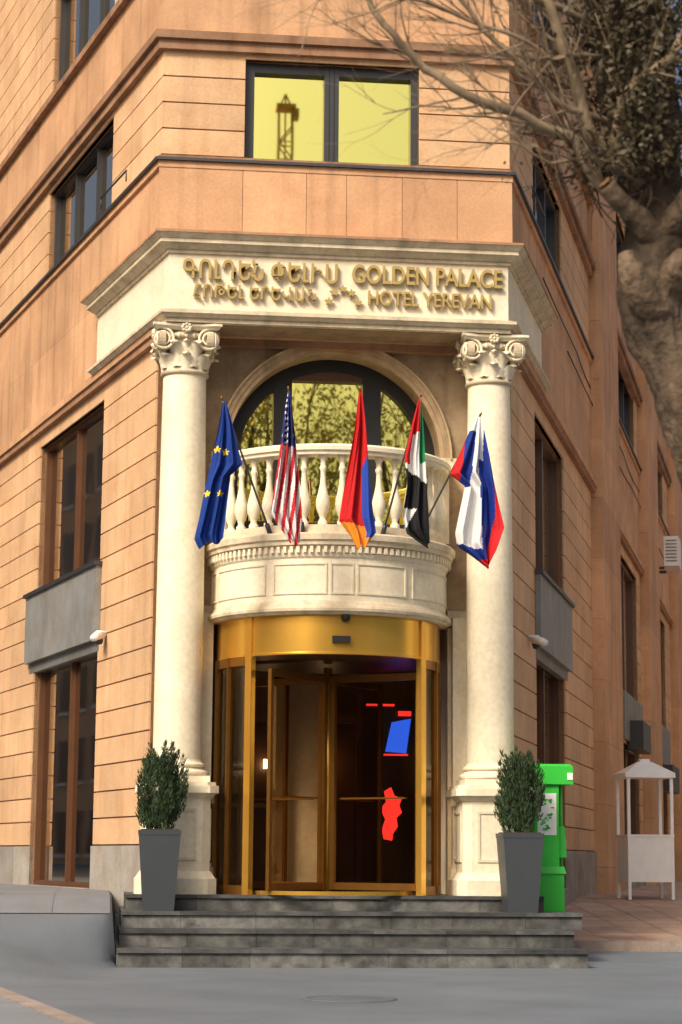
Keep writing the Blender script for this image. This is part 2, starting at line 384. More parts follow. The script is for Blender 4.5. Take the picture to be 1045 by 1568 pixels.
collar(yf-.03,e0+.03,8.02,8.06,CREAM2,shade=.95); collar(yf-.05,e0+.05,8.06,8.12,CREAM2,shade=.92,top=(yf-.12,e0+.12,2.6))
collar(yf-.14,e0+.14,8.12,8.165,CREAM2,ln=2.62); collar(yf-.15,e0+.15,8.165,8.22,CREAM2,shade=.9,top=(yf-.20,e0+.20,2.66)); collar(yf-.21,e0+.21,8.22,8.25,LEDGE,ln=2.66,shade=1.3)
N_.obj('entablature',hotel)

sign=empty('hotel_name_sign')
SY=yf-.012
def text(body,x0,x1,zb,h,name,off=.006):
    c=bpy.data.curves.new(name,'FONT'); c.body=body; c.size=1; c.extrude=.02; c.offset=off; c.bevel_depth=.004
    o=bpy.data.objects.new(name,c); sc.collection.objects.link(o); c.materials.append(LETTER)
    bpy.context.view_layer.update()
    bb=[Vector(v) for v in o.bound_box]; xs=[v.x for v in bb]; ys=[v.y for v in bb]
    w=max(xs)-min(xs); hh=max(ys)-min(ys)
    sx=(x1-x0)/w; sy=h/hh
    o.scale=(sx,sy,1); o.rotation_euler=(math.pi/2,0,0)
    o.location=(x0-min(xs)*sx,SY-.03,zb-min(ys)*sy); o.parent=sign
text('ԳՈԼԴԵՆ ՓԵԼԻՍ',-1.86,-.06,7.71,.25,'armenian_name',.014)
text('GOLDEN PALACE',.11,1.89,7.73,.225,'latin_name',.014)
text('ՀՈԹԵԼ ԵՐԵՎԱՆ',-1.74,-.31,7.47,.19,'armenian_subtitle',.01)
text('HOTEL YEREVAN',.30,1.76,7.475,.175,'latin_subtitle',.01)
ST=MB()
for x,z,r in ((-.16,7.50,.045),(-.10,7.61,.045),(.0,7.655,.045),(.10,7.61,.045),(.18,7.50,.045)):
    p=[]
    for k in range(10):
        a=math.pi/2+k*math.pi/5; q=r*(1.2 if k%2==0 else .55); p.append((x+q*math.cos(a),z+q*math.sin(a)))
    vs=[(a,SY-.05,b) for a,b in p]+[(a,SY-.008,b) for a,b in p]
    ST.add(vs,[tuple(range(10))]+[(i,(i+1)%10,10+(i+1)%10,10+i) for i in range(10)],LETTER)
ST.obj('stars',sign)

# ------------------------------------------------------------------ columns
def leaf(mb,cx,cy,ang,r0,z0,h,w,curl,mat):
    nu,nv=6,9; vs=[];fs=[]
    ca,sa=math.cos(ang),math.sin(ang)
    for j in range(nv+1):
        v=j/nv
        if v<.75: zz=z0+h*v/.75*.95; rr=r0+.012+.05*(v/.75)**2*curl
        else:
            t=(v-.75)/.25*math.pi*.8; zz=z0+h*(.95+.05*math.sin(t))-h*.16*(1-math.cos(t))/2; rr=r0+.012+.05*curl+.06*curl*(math.sin(t*.6))
        ww=w*(math.sin(math.pi*(.25+.7*v))**.7)*(1+.22*math.cos(v*22))
        for i in range(nu+1):
            u=i/nu*2-1; t=u*ww; rad=rr+.018*(1-abs(u))-.01*u*u*2
            vs.append((cx+ca*rad-sa*t,cy+sa*rad+ca*t,zz-abs(u)*.01))
    for j in range(nv):
        for i in range(nu): k=j*(nu+1)+i; fs.append((k,k+1,k+nu+2,k+nu+1))
    mb.add(vs,fs,mat,R.uniform(.85,1.05),True)
def column(cx,cy=0):
    C=MB()
    zb=.71
    def ch(h,c): return [(cx-h+c,cy-h),(cx+h-c,cy-h),(cx+h,cy-h+c),(cx+h,cy+h-c),(cx+h-c,cy+h),(cx-h+c,cy+h),(cx-h,cy+h-c),(cx-h,cy-h+c)]
    C.prism(ch(.45,.10),zb,zb+.17,CREAM,.95); C.prism(ch(.44,.10),zb+.17,zb+.25,CREAM,1,ch(.385,.09))
    C.prism(ch(.375,.09),zb+.25,1.76,CREAM)
    C.prism(ch(.385,.09),1.76,1.82,CREAM,1,ch(.44,.10)); C.prism(ch(.46,.1),1.82,1.90,CREAM); C.prism(ch(.43,.1),1.90,1.94,CREAM,.95)
    for (px,py,dx,dy,nx,ny,hw) in ((0,-.375,1,0,0,-1,.22),(-.375,0,0,1,-1,0,.22),(.375,0,0,1,1,0,.22)):
        for (u0,u1,w0,w1) in ((-hw,hw,1.08,1.11),(-hw,hw,1.62,1.65),(-hw,-hw+.03,1.112,1.618),(hw-.03,hw,1.112,1.618)):
            p=[]
            for z in (w0,w1):
                for o in (0.0,.014):
                    for u in (u0,u1): p.append((cx+px+dx*u+nx*o,cy+py+dy*u+ny*o,z))
            C.hexa([p[0],p[1],p[3],p[2],p[4],p[5],p[7],p[6]],CREAM,.86)
    C.box(cx-.36,cx+.36,cy-.36,cy+.36,1.94,2.01,CREAM)
    pr=[(.35,2.01)]+[(.325+.035*math.sin(t),2.045-.035*math.cos(t)) for t in [i*math.pi/6 for i in range(7)]]
    pr+=[(.305,2.09),(.295,2.11)]+[(.295+.025*math.sin(t),2.135-.025*math.cos(t)) for t in [i*math.pi/6 for i in range(7)]]+[(.285,2.17),(.28,2.2)]
    C.lathe(pr,cx,cy,CREAM,48)
    sh=[]
    for i in range(17):
        t=i/16; r=.272-.022*t**1.6+.004*math.sin(t*math.pi); sh.append((r,2.2+(6.62-2.2)*t))
    C.lathe(sh,cx,cy,CREAM,56)
    zc=6.62
    C.lathe([(.25,zc),(.275,zc+.01),(.285,zc+.03),(.275,zc+.05),(.25,zc+.055),(.252,zc+.1),(.26,zc+.3),(.29,zc+.42),(.29,zc+.5)],cx,cy,CREAM2,40,.8)
    for k in range(8): leaf(C,cx,cy,-math.pi/2+k*math.pi/4,.245,zc+.05,.20,.085,1.15,CREAM)
    for k in range(8): leaf(C,cx,cy,-math.pi/2+(k+.5)*math.pi/4,.25,zc+.09,.30,.09,1.5,CREAM)
    for k in range(4): leaf(C,cx,cy,k*math.pi/2,.26,zc+.2,.2,.06,1.0,CREAM)
    C.lathe([(.27,zc+.40),(.33,zc+.43),(.33,zc+.46),(.28,zc+.50)],cx,cy,CREAM2,40)
    for k in range(24):
        a=k*math.pi/12; p=Vector((cx+.33*math.cos(a),cy+.33*math.sin(a),zc+.44)); C.tube([p+Vector((0,0,-.03)),p,p+Vector((0,0,.03))],[.008,.024,.012],CREAM,6)
    zv=zc+.385
    for k in range(4):
        a=k*math.pi/2; ca,sa=math.cos(a),math.sin(a)
        for sx in (-1,1):
            c=(sx*.265,-.315)
            pts=[];rs=[]
            for i in range(46):
                t=i/45; th=math.pi/2+ sx*t*2*math.pi*2.3; rr=.118*(1-t)**.85+.012
                x=c[0]+rr*math.cos(th); z=zv+rr*math.sin(th); y=c[1]-.012-.02*t
                pts.append((cx+ca*x-sa*y,cy+sa*x+ca*y,z)); rs.append(.017-.005*t)
            C.tube(pts,rs,CREAM,6,.98)
            ds=[];m=20
            for yy in (c[1]+.0,c[1]+.08):
                for i in range(m):
                    th=2*math.pi*i/m; x=c[0]+.12*math.cos(th); ds.append((cx+ca*x-sa*yy,cy+sa*x+ca*yy,zv+.12*math.sin(th)))
            C.add(ds,[tuple(range(m)),tuple(range(m,2*m))]+[(i,(i+1)%m,m+(i+1)%m,m+i) for i in range(m)],CREAM2,.8)
        for i in range(9):
            th=2*math.pi*i/8; rr=.045 if i<8 else 0
            x=rr*math.cos(th); y=-.37; z=zc+.52+rr*math.sin(th)*.9
            q=Vector((cx+ca*x-sa*y,cy+sa*x+ca*y,z)); d=Vector((sa*.02,-ca*.02,0))
            C.tube([q-d,q,q+d*1.2],[.018,.024,.008],CREAM,6,.95)
    def ab(h,cc):
        pts=[]
        for k in range(4):
            a=k*math.pi/2
            for t in (-1,-.82,-.4,0,.4,.82):
                x=h*t; y=-h+ (cc*(1-t*t) if abs(t)<1 else 0)
                if t==-1: x=-h+.03; y=-h-.0
                pts.append((cx+math.cos(a)*x-math.sin(a)*y,cy+math.sin(a)*x+math.cos(a)*y))
        return pts
    C.prism(ab(.37,.07),zc+.505,zc+.54,CREAM,.9,ab(.40,.06)); C.prism(ab(.41,.06),zc+.54,7.190,CREAM)
    return C.obj('column',hotel)
column(-1.8); column(1.8)

# ------------------------------------------------------------------ balcony
B=MB(); bx,by=-.05,AY; P=math.pi
BR=1.40
prof=[(BR-.25,3.78),(BR-.02,3.78),(BR+.0,3.80),(BR+.03,3.81),(BR+.035,3.84),(BR+.02,3.87),(BR,3.88),(BR-.01,3.90),(BR-.03,3.93),(BR-.03,4.40),(BR-.01,4.42),(BR,4.45),(BR+.0,4.53),(BR+.05,4.545),(BR+.055,4.585),(BR+.08,4.60),(BR+.085,4.66),(BR+.06,4.68),(BR-.02,4.685),(BR-.02,4.78),(BR-.3,4.78)]
def sharp(pr,mat,a0=P,a1=2*P,n=72,sh=1.0):
    for p,q in zip(pr,pr[1:]): B.lathe([p,q],bx,by,mat,n,sh,a0,a1,True)
sharp(prof[:9],CREAM2); sharp(prof[8:12],CREAM); sharp(prof[11:],CREAM2,sh=1.08)
B.lathe([(0,4.70),(BR-.1,4.70)],bx,by,CREAM,48,1,P,2*P); B.lathe([(0,3.785),(BR-.1,3.785)],bx,by,CREAM,48,1,P,2*P)
nd=58
for i in range(nd):
    a=P+(i+.5)*P/nd; w=.019; ca,sa=math.cos(a),math.sin(a)
    def q(r,t,z): return (bx+ca*r-sa*t,by+sa*r+ca*t,z)
    B.hexa([q(BR-.005,-w,4.46),q(BR-.005,w,4.46),q(BR+.035,w,4.46),q(BR+.035,-w,4.46),q(BR-.005,-w,4.53),q(BR-.005,w,4.53),q(BR+.035,w,4.53),q(BR+.035,-w,4.53)],CREAM,.97)
def frame(a0,a1,z0,z1):
    r0,r1=BR-.032,BR-.017; dw=.014
    for p,q,u,v in ((a0,a1,z0,z0+.02),(a0,a1,z1-.02,z1),(a0,a0+dw,z0+.02,z1-.02),(a1-dw,a1,z0+.02,z1-.02)):
        B.lathe([(r0,u),(r1,u),(r1,v),(r0,v)],bx,by,CREAM,10,.9,p,q,False,True)
for c,hwid in ((-90,5.5),(-110,13),(-70,13),(-145,18),(-35,18),(-171,6),(-9,6)):
    frame(math.radians(c-hwid)+2*P,math.radians(c+hwid)+2*P,4.0,4.35)
bal=[(.06,0),(.06,.05),(.045,.06),(.038,.085),(.05,.12),(.078,.18),(.088,.24),(.082,.30),(.058,.39),(.04,.47),(.033,.55),(.032,.62),(.045,.64),(.045,.665),(.034,.68),(.036,.73),(.05,.76),(.058,.78),(.058,.80)]
nb=19
for i in range(nb):
    a=P+(i+.5)*P/nb; x=bx+(BR-.10)*math.cos(a); y=by+(BR-.10)*math.sin(a)
    B.lathe([(r*.9,4.775+z) for r,z in bal],x,y,CREAM,14,R.uniform(.93,1.03))
for a in (P+.02,2*P-.02):
    x=bx+(BR-.10)*math.cos(a); y=by+(BR-.10)*math.sin(a)-.06; B.box(x-.1,x+.1,y-.1,y+.1,4.77,5.575,CREAM)
rail=[(BR-.22,5.575),(BR-.0,5.575),(BR+.005,5.61),(BR+.03,5.62),(BR+.035,5.665),(BR+.01,5.69),(BR-.21,5.69),(BR-.235,5.665),(BR-.235,5.62),(BR-.21,5.61)]
for p,q in zip(rail,rail[1:]+rail[:1]): B.lathe([p,q],bx,by,CREAM,72,1,P,2*P,True)
B.obj('balcony',hotel)

# ------------------------------------------------------------------ revolving door
D=MB(); DR=1.30; dx,dy=-.05,AY
zf=.71
sharpD=lambda pr,mat,a0,a1,n=40: [D.lathe([p,q],dx,dy,mat,n,1,a0,a1,True) for p,q in zip(pr,pr[1:])]
sharpD([(DR-.06,3.34),(DR+.01,3.34),(DR+.01,3.36),(DR,3.365),(DR,3.79)],GOLD,P,2*P,64)
D.lathe([(0,3.34),(DR-.06,3.34)],dx,dy,DARKIN,40,1,0,2*P)
ap=math.asin(.98/DR)
af=1.5*P
def post(a,w,mat,r0=DR-.05,r1=DR+.02,z0=zf,z1=3.345):
    ca,sa=math.cos(a),math.sin(a)
    def q(r,t,z): return (dx+ca*r-sa*t,dy+sa*r+ca*t,z)
    D.hexa([q(r0,-w,z0),q(r0,w,z0),q(r1,w,z0),q(r1,-w,z0),q(r0,-w,z1),q(r0,w,z1),q(r1,w,z1),q(r1,-w,z1)],mat)
for sgn in (-1,1):
    post(af+sgn*ap,.048,GOLD,z1=3.79); post(af+sgn*(ap+.30),.015,GOLDD); post(af+sgn*1.52,.02,GOLDD)
    a0,a1=sorted((af+sgn*(ap+.03),af+sgn*1.53))
    D.lathe([(DR-.02,zf+.1),(DR-.02,3.34)],dx,dy,SGL,24,1,a0,a1,True)
    sharpD([(DR-.05,zf),(DR+.01,zf),(DR+.01,zf+.10),(DR-.05,zf+.1)],GOLDD,a0,a1,24)
    sharpD([(DR-.05,3.24),(DR+.005,3.24),(DR+.005,3.34)],GOLDD,a0,a1,24)
def wing(a,mat):
    ca,sa=math.cos(a),math.sin(a)
    def q(r,tt,z): return (dx+ca*r-sa*tt,dy+sa*r+ca*tt,z)
    def bx_(r0,r1,t,z0,z1,m):
        D.hexa([q(r0,-t,z0),q(r1,-t,z0),q(r1,t,z0),q(r0,t,z0),q(r0,-t,z1),q(r1,-t,z1),q(r1,t,z1),q(r0,t,z1)],m)
    bx_(.05,.11,.03,zf+.05,3.2,mat); bx_(1.18,1.23,.022,zf+.05,3.2,mat)
    bx_(.11,1.18,.021,3.12,3.2,mat); bx_(.11,1.18,.021,zf+.05,zf+.13,mat)
    D.add([q(.11,0,zf+.13),q(1.18,0,zf+.13),q(1.18,0,3.12),q(.11,0,3.12)],[(0,1,2,3)],DGL)
    bx_(.2,1.05,.03,1.78,1.80,mat)
for k,m in ((-38,GOLDD),(-128,GOLDD),(52,GOLDD),(142,GOLDD)): wing(math.radians(k),m)
D.tube([(dx,dy,zf),(dx,dy,3.3)],.05,GOLD,12)
sharpD([(DR-.12,zf+.002),(DR-.12,zf+.045),(DR-.2,zf+.045)],GOLD,af-ap,af+ap,30)
D.box(dx-.10,dx+.10,dy-DR-.05,dy-DR+.01,3.47,3.54,BLACK)
D.lathe([(0,3.70),(.035,3.705),(.05,3.73),(.05,3.77)],dx+.05,dy-DR-.03,BLACK,16)
D.obj('revolving_door')
I=MB()
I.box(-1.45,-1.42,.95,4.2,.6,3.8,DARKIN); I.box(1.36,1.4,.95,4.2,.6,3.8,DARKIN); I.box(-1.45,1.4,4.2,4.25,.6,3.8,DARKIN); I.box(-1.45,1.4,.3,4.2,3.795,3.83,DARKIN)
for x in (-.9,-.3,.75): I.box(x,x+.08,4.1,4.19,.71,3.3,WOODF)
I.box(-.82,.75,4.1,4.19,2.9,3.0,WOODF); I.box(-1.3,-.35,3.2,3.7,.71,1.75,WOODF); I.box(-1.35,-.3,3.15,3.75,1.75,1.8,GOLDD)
for x,y in ((-.8,1.9),(0,2.6),(-.4,2.2),(-.8,3.4),(0,3.6),(.8,3.6)): I.lathe([(0,3.78),(.05,3.78),(.06,3.79)],x,y,LOBBY_GLOW,12)  # added glowing discs under the ceiling, there to light the lobby
for x in (-.5,.30): I.box(x,x+.05,4.02,4.08,2.28,2.40,LOBBY_GLOW)  # added glowing boxes on the back wall, same purpose
I.obj('lobby_interior',hotel)
M=MB()
pm=[(0,.02),(.12,0),(.13,.1),(.2,.2),(.18,.32),(.26,.4),(.22,.5),(.26,.6),(.15,.64),(.1,.76),(0,.7),(.03,.55),(-.05,.45),(.02,.3),(-.03,.15)]
M.add([(.80+x*.85,1.7,1.33+z*.85) for x,z in pm]+[(.80+x*.85,1.73,1.33+z*.85) for x,z in pm],[tuple(range(15)),tuple(range(15,30))]+[(i,(i+1)%15,15+(i+1)%15,15+i) for i in range(15)],REDL)
M.obj('illuminated_wall_map')
M=MB(); M.hexa([(.84,1.9,2.42),(1.10,1.9,2.40),(1.10,1.93,2.40),(.84,1.93,2.42),(.92,1.9,2.78),(1.16,1.9,2.83),(1.16,1.93,2.83),(.92,1.93,2.78)],BLUEL); M.box(.82,1.12,1.89,1.92,2.37,2.39,REDL); M.box(1.0,1.16,1.89,1.92,2.86,2.92,REDL); M.box(.60,.95,1.89,1.92,2.98,3.005,REDL)
M.box(.83,1.17,1.935,1.96,2.36,2.95,BLACK); M.obj('illuminated_screen')

for f,s in ((FL,1.95),(FR,1.5)):
    C=MB(); p=Vector(f.p(s,.02,3.85)); n3=Vector((f.n.x,f.n.y,0)); 
    C.tube([p,p+n3*.12,p+n3*.15+Vector((0,0,-.03))],.03,WHITE,8)
    C.tube([p+n3*.05+Vector((0,-.02,-.03)),p+n3*.14+Vector((0,-.12,-.06)),p+n3*.17+Vector((0,-.2,-.09))],[.045,.05,.045],WHITE,12)
    C.lathe([(0,3.70),(.04,3.71),(.055,3.75),(.05,3.80)],p.x+n3.x*.1,p.y+n3.y*.1,DARKM,12)
    C.obj('security_camera')

# ------------------------------------------------------------------ steps
S=MB()
def step(z0,z1,yf,xl,xr):
    x=xl
    while x<xr-1e-4:
        w=min(R.uniform(.6,.95),xr-x); 
        if xr-x-w<.3: w=xr-x
        S.box(x+.003,x+w,yf,1.6,z0,z1-.04,RISER,R.uniform(.65,1.25)); 
        S.box(x+.003,x+w,yf-.03,1.6,z1-.038,z1,BASALT,R.uniform(.7,1.5)); x+=w
step(0,.185,-2.0,-2.45,2.45); step(.185,.365,-1.5,-2.42,2.42); step(.365,.54,-1.02,-2.40,2.62); step(.54,.71,-.53,-2.35,2.3)
S.obj('entrance_steps')

# ------------------------------------------------------------------ ground
def ss(a,b,x): t=max(0,min(1,(x-a)/(b-a))) if b>a else max(0,min(1,(a-x)/(a-b))); return t*t*(3-2*t)
def H(x,y):
    if x<-2.44: return .70*ss(-5.2,-.0,y)*ss(-2.44,-2.50-1.4*ss(-1.7,-2.6,y),x)
    if x>2.44: return .06*ss(-1,.6,y)+(.42*ss(.6,7.5,y))
    return 0 if y<.5 else .45
xs=sorted(set([-400,-200,-100,-60,-40,-30,-20,-15,-12,-10,-8,-7,-6,-5,-4.5,-4.2,-4,-3.8,-3.6,-3.4,-3.2,-3.05,-2.9,-2.8,-2.7,-2.6,-2.5,-2.441,-2.439,-2,-1,0,1,2,2.439,2.441,2.6,3,3.5,4,4.5,5,6,7,8,10,12,15,20,30,40,60,100,200,400]))
ys=sorted(set([-400,-200,-100,-60,-40,-30,-24,-20,-15,-10,-7,-6,-5.2,-5,-4.8,-4.6,-4.4,-4.2,-4,-3.8,-3.6,-3.4,-3.2,-3.0]+[-2.9+.2*i for i in range(30)]+[3.5,4,5,6,7,8,10,14,20,30,50,80,130,250,500]))
g=MB(); vs=[(x,y,H(x,y)) for y in ys for x in xs]; nx=len(xs)
g.add(vs,[(j*nx+i,j*nx+i+1,(j+1)*nx+i+1,(j+1)*nx+i) for j in range(len(ys)-1) for i in range(nx-1)],ASPH,1,True)
g.obj('ground')
pv=MB()
yy=[-1.7+.3*i for i in range(8)]+[.7,1,2,4,8,16,30]
for j in range(len(yy)-1):
    x=-2.52
    while x>-30:
        w=.6 if x>-9 else 5
        vs=[(a,b,H(min(a,-2.501),b)+.010) for a,b in ((x-w+.005,yy[j]),(x,yy[j]),(x,yy[j+1]-.005),(x-w+.005,yy[j+1]-.005))]
        pv.add(vs,[(0,1,2,3)],PAVE,R.uniform(.95,1.05)); x-=w
pv.obj('pavement')
rp=MB()
yy=[.8+.35*i for i in range(22)]+[9,12,16,24,40,70]
for j in range(len(yy)-1):
    y0,y1=yy[j],yy[j+1]; x=2.5
    while x<60:
        w=.5 if x<8 else 6
        p=[(x,y0),(x+w-.012*(x<8),y0),(x+w-.012*(x<8),y1-.012),(x,y1-.012)]
        rp.add([(a,b,H(max(a,2.6),b)+.10) for a,b in p],[(0,1,2,3)],REDP,R.uniform(.88,1.1)); x+=w
rp.box(2.5,60,.62,.78,0,H(3,.8)+.115,KERB)
rp.obj('sidewalk')
fp=MB()
a=Vector(from_cam(-3.05,18.4,0)); b=Vector(from_cam(-1.85,14.7,0)); d=(b-a).normalized(); a2=a-d*4; b2=b+d*18; nrm=Vector((d.y,-d.x,0))
if nrm.x>0: nrm=-nrm
def q(p,o,z): r=p+nrm*o; return (r.x,r.y,z)
fp.hexa([q(a2,0,0),q(b2,0,0),q(b2,.15,0),q(a2,.15,0),q(a2,0,.06),q(b2,0,.06),q(b2,.15,.06),q(a2,.15,.06)],KERB)
fp.hexa([q(a2,.155,0),q(b2,.155,0),q(b2,5,0),q(a2,5,0),q(a2,.155,.05),q(b2,.155,.05),q(b2,5,.05),q(a2,5,.05)],PAVE,1.2)
fp.obj('foreground_pavement')
mh=MB(); c=from_cam(.1,17.2,0); mh.lathe([(0,.008),(.30,.008),(.31,.004),(.33,.004),(.335,.010),(.38,.010),(.385,.002)],c[0],c[1],ASPH,40,.85); mh.obj('manhole_cover')

# ------------------------------------------------------------------ planters with thuja
def planter(x,y,z,seed):
    rr=random.Random(seed); root=empty('potted_thuja')
    M=MB(); h=.86
    def sq(a): return [(x-a,y-a),(x+a,y-a),(x+a,y+a),(x-a,y+a)]
    M.prism(sq(.165),z,z+h-.05,POT,1,sq(.222)); M.prism(sq(.226),z+h-.05,z+h,POT,1,sq(.23)); M.box(x-.2,x+.2,y-.2,y+.2,z+h,z+h+.012,SOIL)
    M.obj('pot',root)
    L=MB(); zb=z+h
    L.tube([(x,y,zb),(x,y,zb+.6)],[.025,.01],BARK,6)
    def env(t): return .26*(math.sin(math.pi*min(1,(t*.92+.14)))**.55)*(1-.28*t)
    for k in range(130):
        a=rr.uniform(0,2*math.pi); rad=math.sqrt(rr.random()); t0=rr.uniform(-.02,.76); hh=rr.uniform(.14,.32)
        H_=.86; e=env(max(0,t0))*rad
        bx0=x+e*math.cos(a); by0=y+e*math.sin(a); bz=zb+t0*H_
        lean=Vector((math.cos(a)*.2*rad,math.sin(a)*.2*rad,1)).normalized()
        for i in range(75):
            u=rr.random(); p=Vector((bx0,by0,bz))+lean*(u*hh)
            wd=.045*math.sin(math.pi*min(1,u*.8+.2))+.006
            an=rr.uniform(0,2*math.pi); off=Vector((math.cos(an),math.sin(an),0))*wd*rr.random()**.5
            p+=off
            dr=(lean*1.5+off.normalized()*.5+Vector((rr.uniform(-.3,.3),rr.uniform(-.3,.3),rr.uniform(-.1,.3)))).normalized()
            sd=dr.cross(Vector((rr.uniform(-1,1),rr.uniform(-1,1),rr.uniform(-.5,.5)))).normalized()
            l=rr.uniform(.025,.05); w=rr.uniform(.005,.009)
            L.add([p-sd*w,p+sd*w,p+dr*l+sd*w*.3,p+dr*l-sd*w*.3],[(0,1,2,3)],LEAF,1)
    L.obj('foliage',root)
planter(-2.0,-.79,.54,3); planter(1.98,-.79,.54,5)

# ------------------------------------------------------------------ green street dispenser
K=MB(); kx,ky,kz=2.42,-.2,.54
def tb(x0,x1,y0,y1,z0,z1,mat=GREEN,t=.0,sh=1.0):
    K.prism([(x0,y0),(x1,y0),(x1,y1),(x0,y1)],z0,z1,mat,sh,[(x0+t,y0+t),(x1-t,y0+t),(x1-t,y1-t),(x0+t,y1-t)])
tb(kx-.20,kx+.15,ky-.18,ky+.2,kz,kz+.42,t=0); tb(kx-.21,kx+.17,ky-.2,ky+.2,kz+.42,kz+.50,t=.02); tb(kx-.18,kx+.10,ky-.16,ky+.18,kz+.50,kz+1.42,t=0)
tb(kx-.20,kx+.26,ky-.20,ky+.2,kz+1.42,kz+1.62,t=0); tb(kx-.20,kx+.26,ky-.20,ky+.2,kz+1.621,kz+1.65,t=.03)
tb(kx+.10,kx+.20,ky-.1,ky+.12,kz+.6,kz+.95,t=.02); K.box(kx-.15,kx+.07,ky-.168,ky-.161,kz+.85,kz+1.32,WHITE)
for i in range(22):
    a=kx-.14+R.random()*.15; b=kz+.88+R.random()*.38; K.box(a,a+R.uniform(.02,.06),ky-.173,ky-.169,b,b+R.uniform(.01,.03),GREEN)
K.tube([(kx+.16,ky,kz+.5),(kx+.16,ky,kz+1.42)],.018,GREEN,8); K.box(kx+.19,kx+.255,ky-.21,ky-.201,kz+1.47,kz+1.55,WHITE)
o=K.obj('green_dispenser_kiosk'); bv=o.modifiers.new('b','BEVEL'); bv.width=.012; bv.segments=2; bv.limit_method='ANGLE'

# ------------------------------------------------------------------ white booth
Bo=MB(); cx,cy=5.30,6.43; z=H(cx,cy)+.1; hw=.32
for sx in (-1,1):
    for sy in (-1,1): Bo.box(cx+sx*hw-.022,cx+sx*hw+.022,cy+sy*hw-.022,cy+sy*hw+.022,z,z+1.75,WHITE)
Bo.box(cx-hw+.023,cx+hw-.023,cy-hw-.02,cy-hw+.0,z+.25,z+.90,WHITE); Bo.box(cx-hw-.02,cx-hw,cy-hw+.023,cy+hw-.023,z+.25,z+.90,WHITE); Bo.box(cx+hw,cx+hw+.02,cy-hw+.023,cy+hw-.023,z+.25,z+.90,WHITE)
Bo.box(cx-hw-.03,cx+hw+.03,cy-hw-.03,cy+hw+.03,z+.90,z+.93,WHITE)
def sq(a): return [(cx-a,cy-a),(cx+a,cy-a),(cx+a,cy+a),(cx-a,cy+a)]
Bo.prism(sq(hw+.05),z+1.75,z+1.82,WHITE); Bo.prism(sq(hw+.05),z+1.82,z+1.99,WHITE,1,sq(.09)); Bo.prism(sq(.07),z+1.99,z+2.03,WHITE)
Bo.obj('white_booth')

# ------------------------------------------------------------------ flags
def interp(pl,t):
    n=len(pl)-1; ln=[0]
    for a,b in zip(pl,pl[1:]): ln.append(ln[-1]+math.hypot(a[0]-b[0],a[1]-b[1]))
    s=t*ln[-1]
    for i in range(n):
        if s<=ln[i+1]+1e-9:
            k=(s-ln[i])/max(1e-9,ln[i+1]-ln[i]); return (pl[i][0]+(pl[i+1][0]-pl[i][0])*k,pl[i][1]+(pl[i+1][1]-pl[i][1])*k)
    return pl[-1]
U=1/139
def flag(name,tip,base,left,right,col,seed,folds=2.2,amp=.045):
    root=empty(name); P_=MB(); tx,tz0=tip[3],tip[4]
    T_=Vector(tip[:3]); Bs=Vector(base); dirp=(T_-Bs).normalized()
    P_.tube([Bs,T_+dirp*.04],[.013,.010],POLE,8); 
    P_.tube([T_+dirp*.04,T_+dirp*.06,T_+dirp*.09],[.014,.014,.002],GOLDD,8)
    P_.tube([Bs-dirp*.12,Bs+dirp*.06],.028,DARKM,8)
    P_.obj('pole',root)
    nr,nc=110,44; vs=[]
    for j in range(nr+1):
        t=j/nr; a=interp(left,t); b=interp(right,t)
        for i in range(nc+1):
            u=i/nc; x=a[0]+(b[0]-a[0])*u; y=a[1]+(b[1]-a[1])*u
            y+= 4*math.sin(u*math.pi*3+seed)*max(0,t-.9)/.1
            ph=u*2*math.pi*folds+seed+t*1.6
            dep=amp*math.sin(ph)*min(1,t*4)+.018*math.sin(ph*2.3+1.7*seed+t*5)*min(1,t*3)-.03*t
            vs.append((T_.x+(x-tx)*U,T_.y-.03+dep,T_.z-(y-tz0)*U)); 
    fs=[];fc=[]
    for j in range(nr):
        for i in range(nc):
            k=j*(nc+1)+i; fs.append((k,k+nc+1,k+nc+2,k+1))
            t=(j+.5)/nr;u=(i+.5)/nc; a=interp(left,t); b=interp(right,t)
            fc.append(col(a[0]+(b[0]-a[0])*u,a[1]+(b[1]-a[1])*u,u,t))
    me=bpy.data.meshes.new('cloth'); me.from_pydata(vs,[],fs); me.materials.append(FLAGM)
    ca=me.color_attributes.new('Col','FLOAT_COLOR','CORNER')
    for p,c in zip(me.polygons,fc):
        p.use_smooth=True
        for li in p.loop_indices: ca.data[li].color=(*c,1)
    o=bpy.data.objects.new('cloth',me); sc.collection.objects.link(o); o.parent=root
RED=(.50,.012,.015); DRED=(.46,.01,.012); BLU=(.010,.03,.22); WHT=(.68,.67,.66); YEL=(.85,.6,.02); BLK=(.012,.012,.014); GRN=(.01,.20,.06); ORG=(.75,.24,.02)
def star(x,y,cx,cy,r):
    d=math.hypot(x-cx,y-cy); 
    if d>r: return False
    a=math.atan2(y-cy,x-cx)+math.pi/2; a=(a%(2*math.pi/5))-math.pi/5; return d<r*(.45+.55*(abs(a)/(math.pi/5))**1.2)
def c_eu(x,y,u,t):
    for s in ((337,691),(350,694),(323,760),(342,759)):
        if star(x,y,*s,5.8): return YEL
    return (.008,.038,.22)
def c_us(x,y,u,t):
    if y<692+ (x-437)*.3:
        if (int((x+4*(int(y/9)%2))/8)%2==0 and y%9<4.5 and x%8<4.5): return WHT
        return (.02,.03,.15)
    k=(x-437)+(y-690)*.16+u*4
    return (.46,.02,.03) if int((k+100)/6.2)%2==0 else WHT
def c_arm(x,y,u,t):
    if y>812+ (u-.5)*10 and not (u>.66 and y<830): return ORG
    if u>.66 and y>725-(u-.66)*60: return (.02,.06,.36)
    return DRED
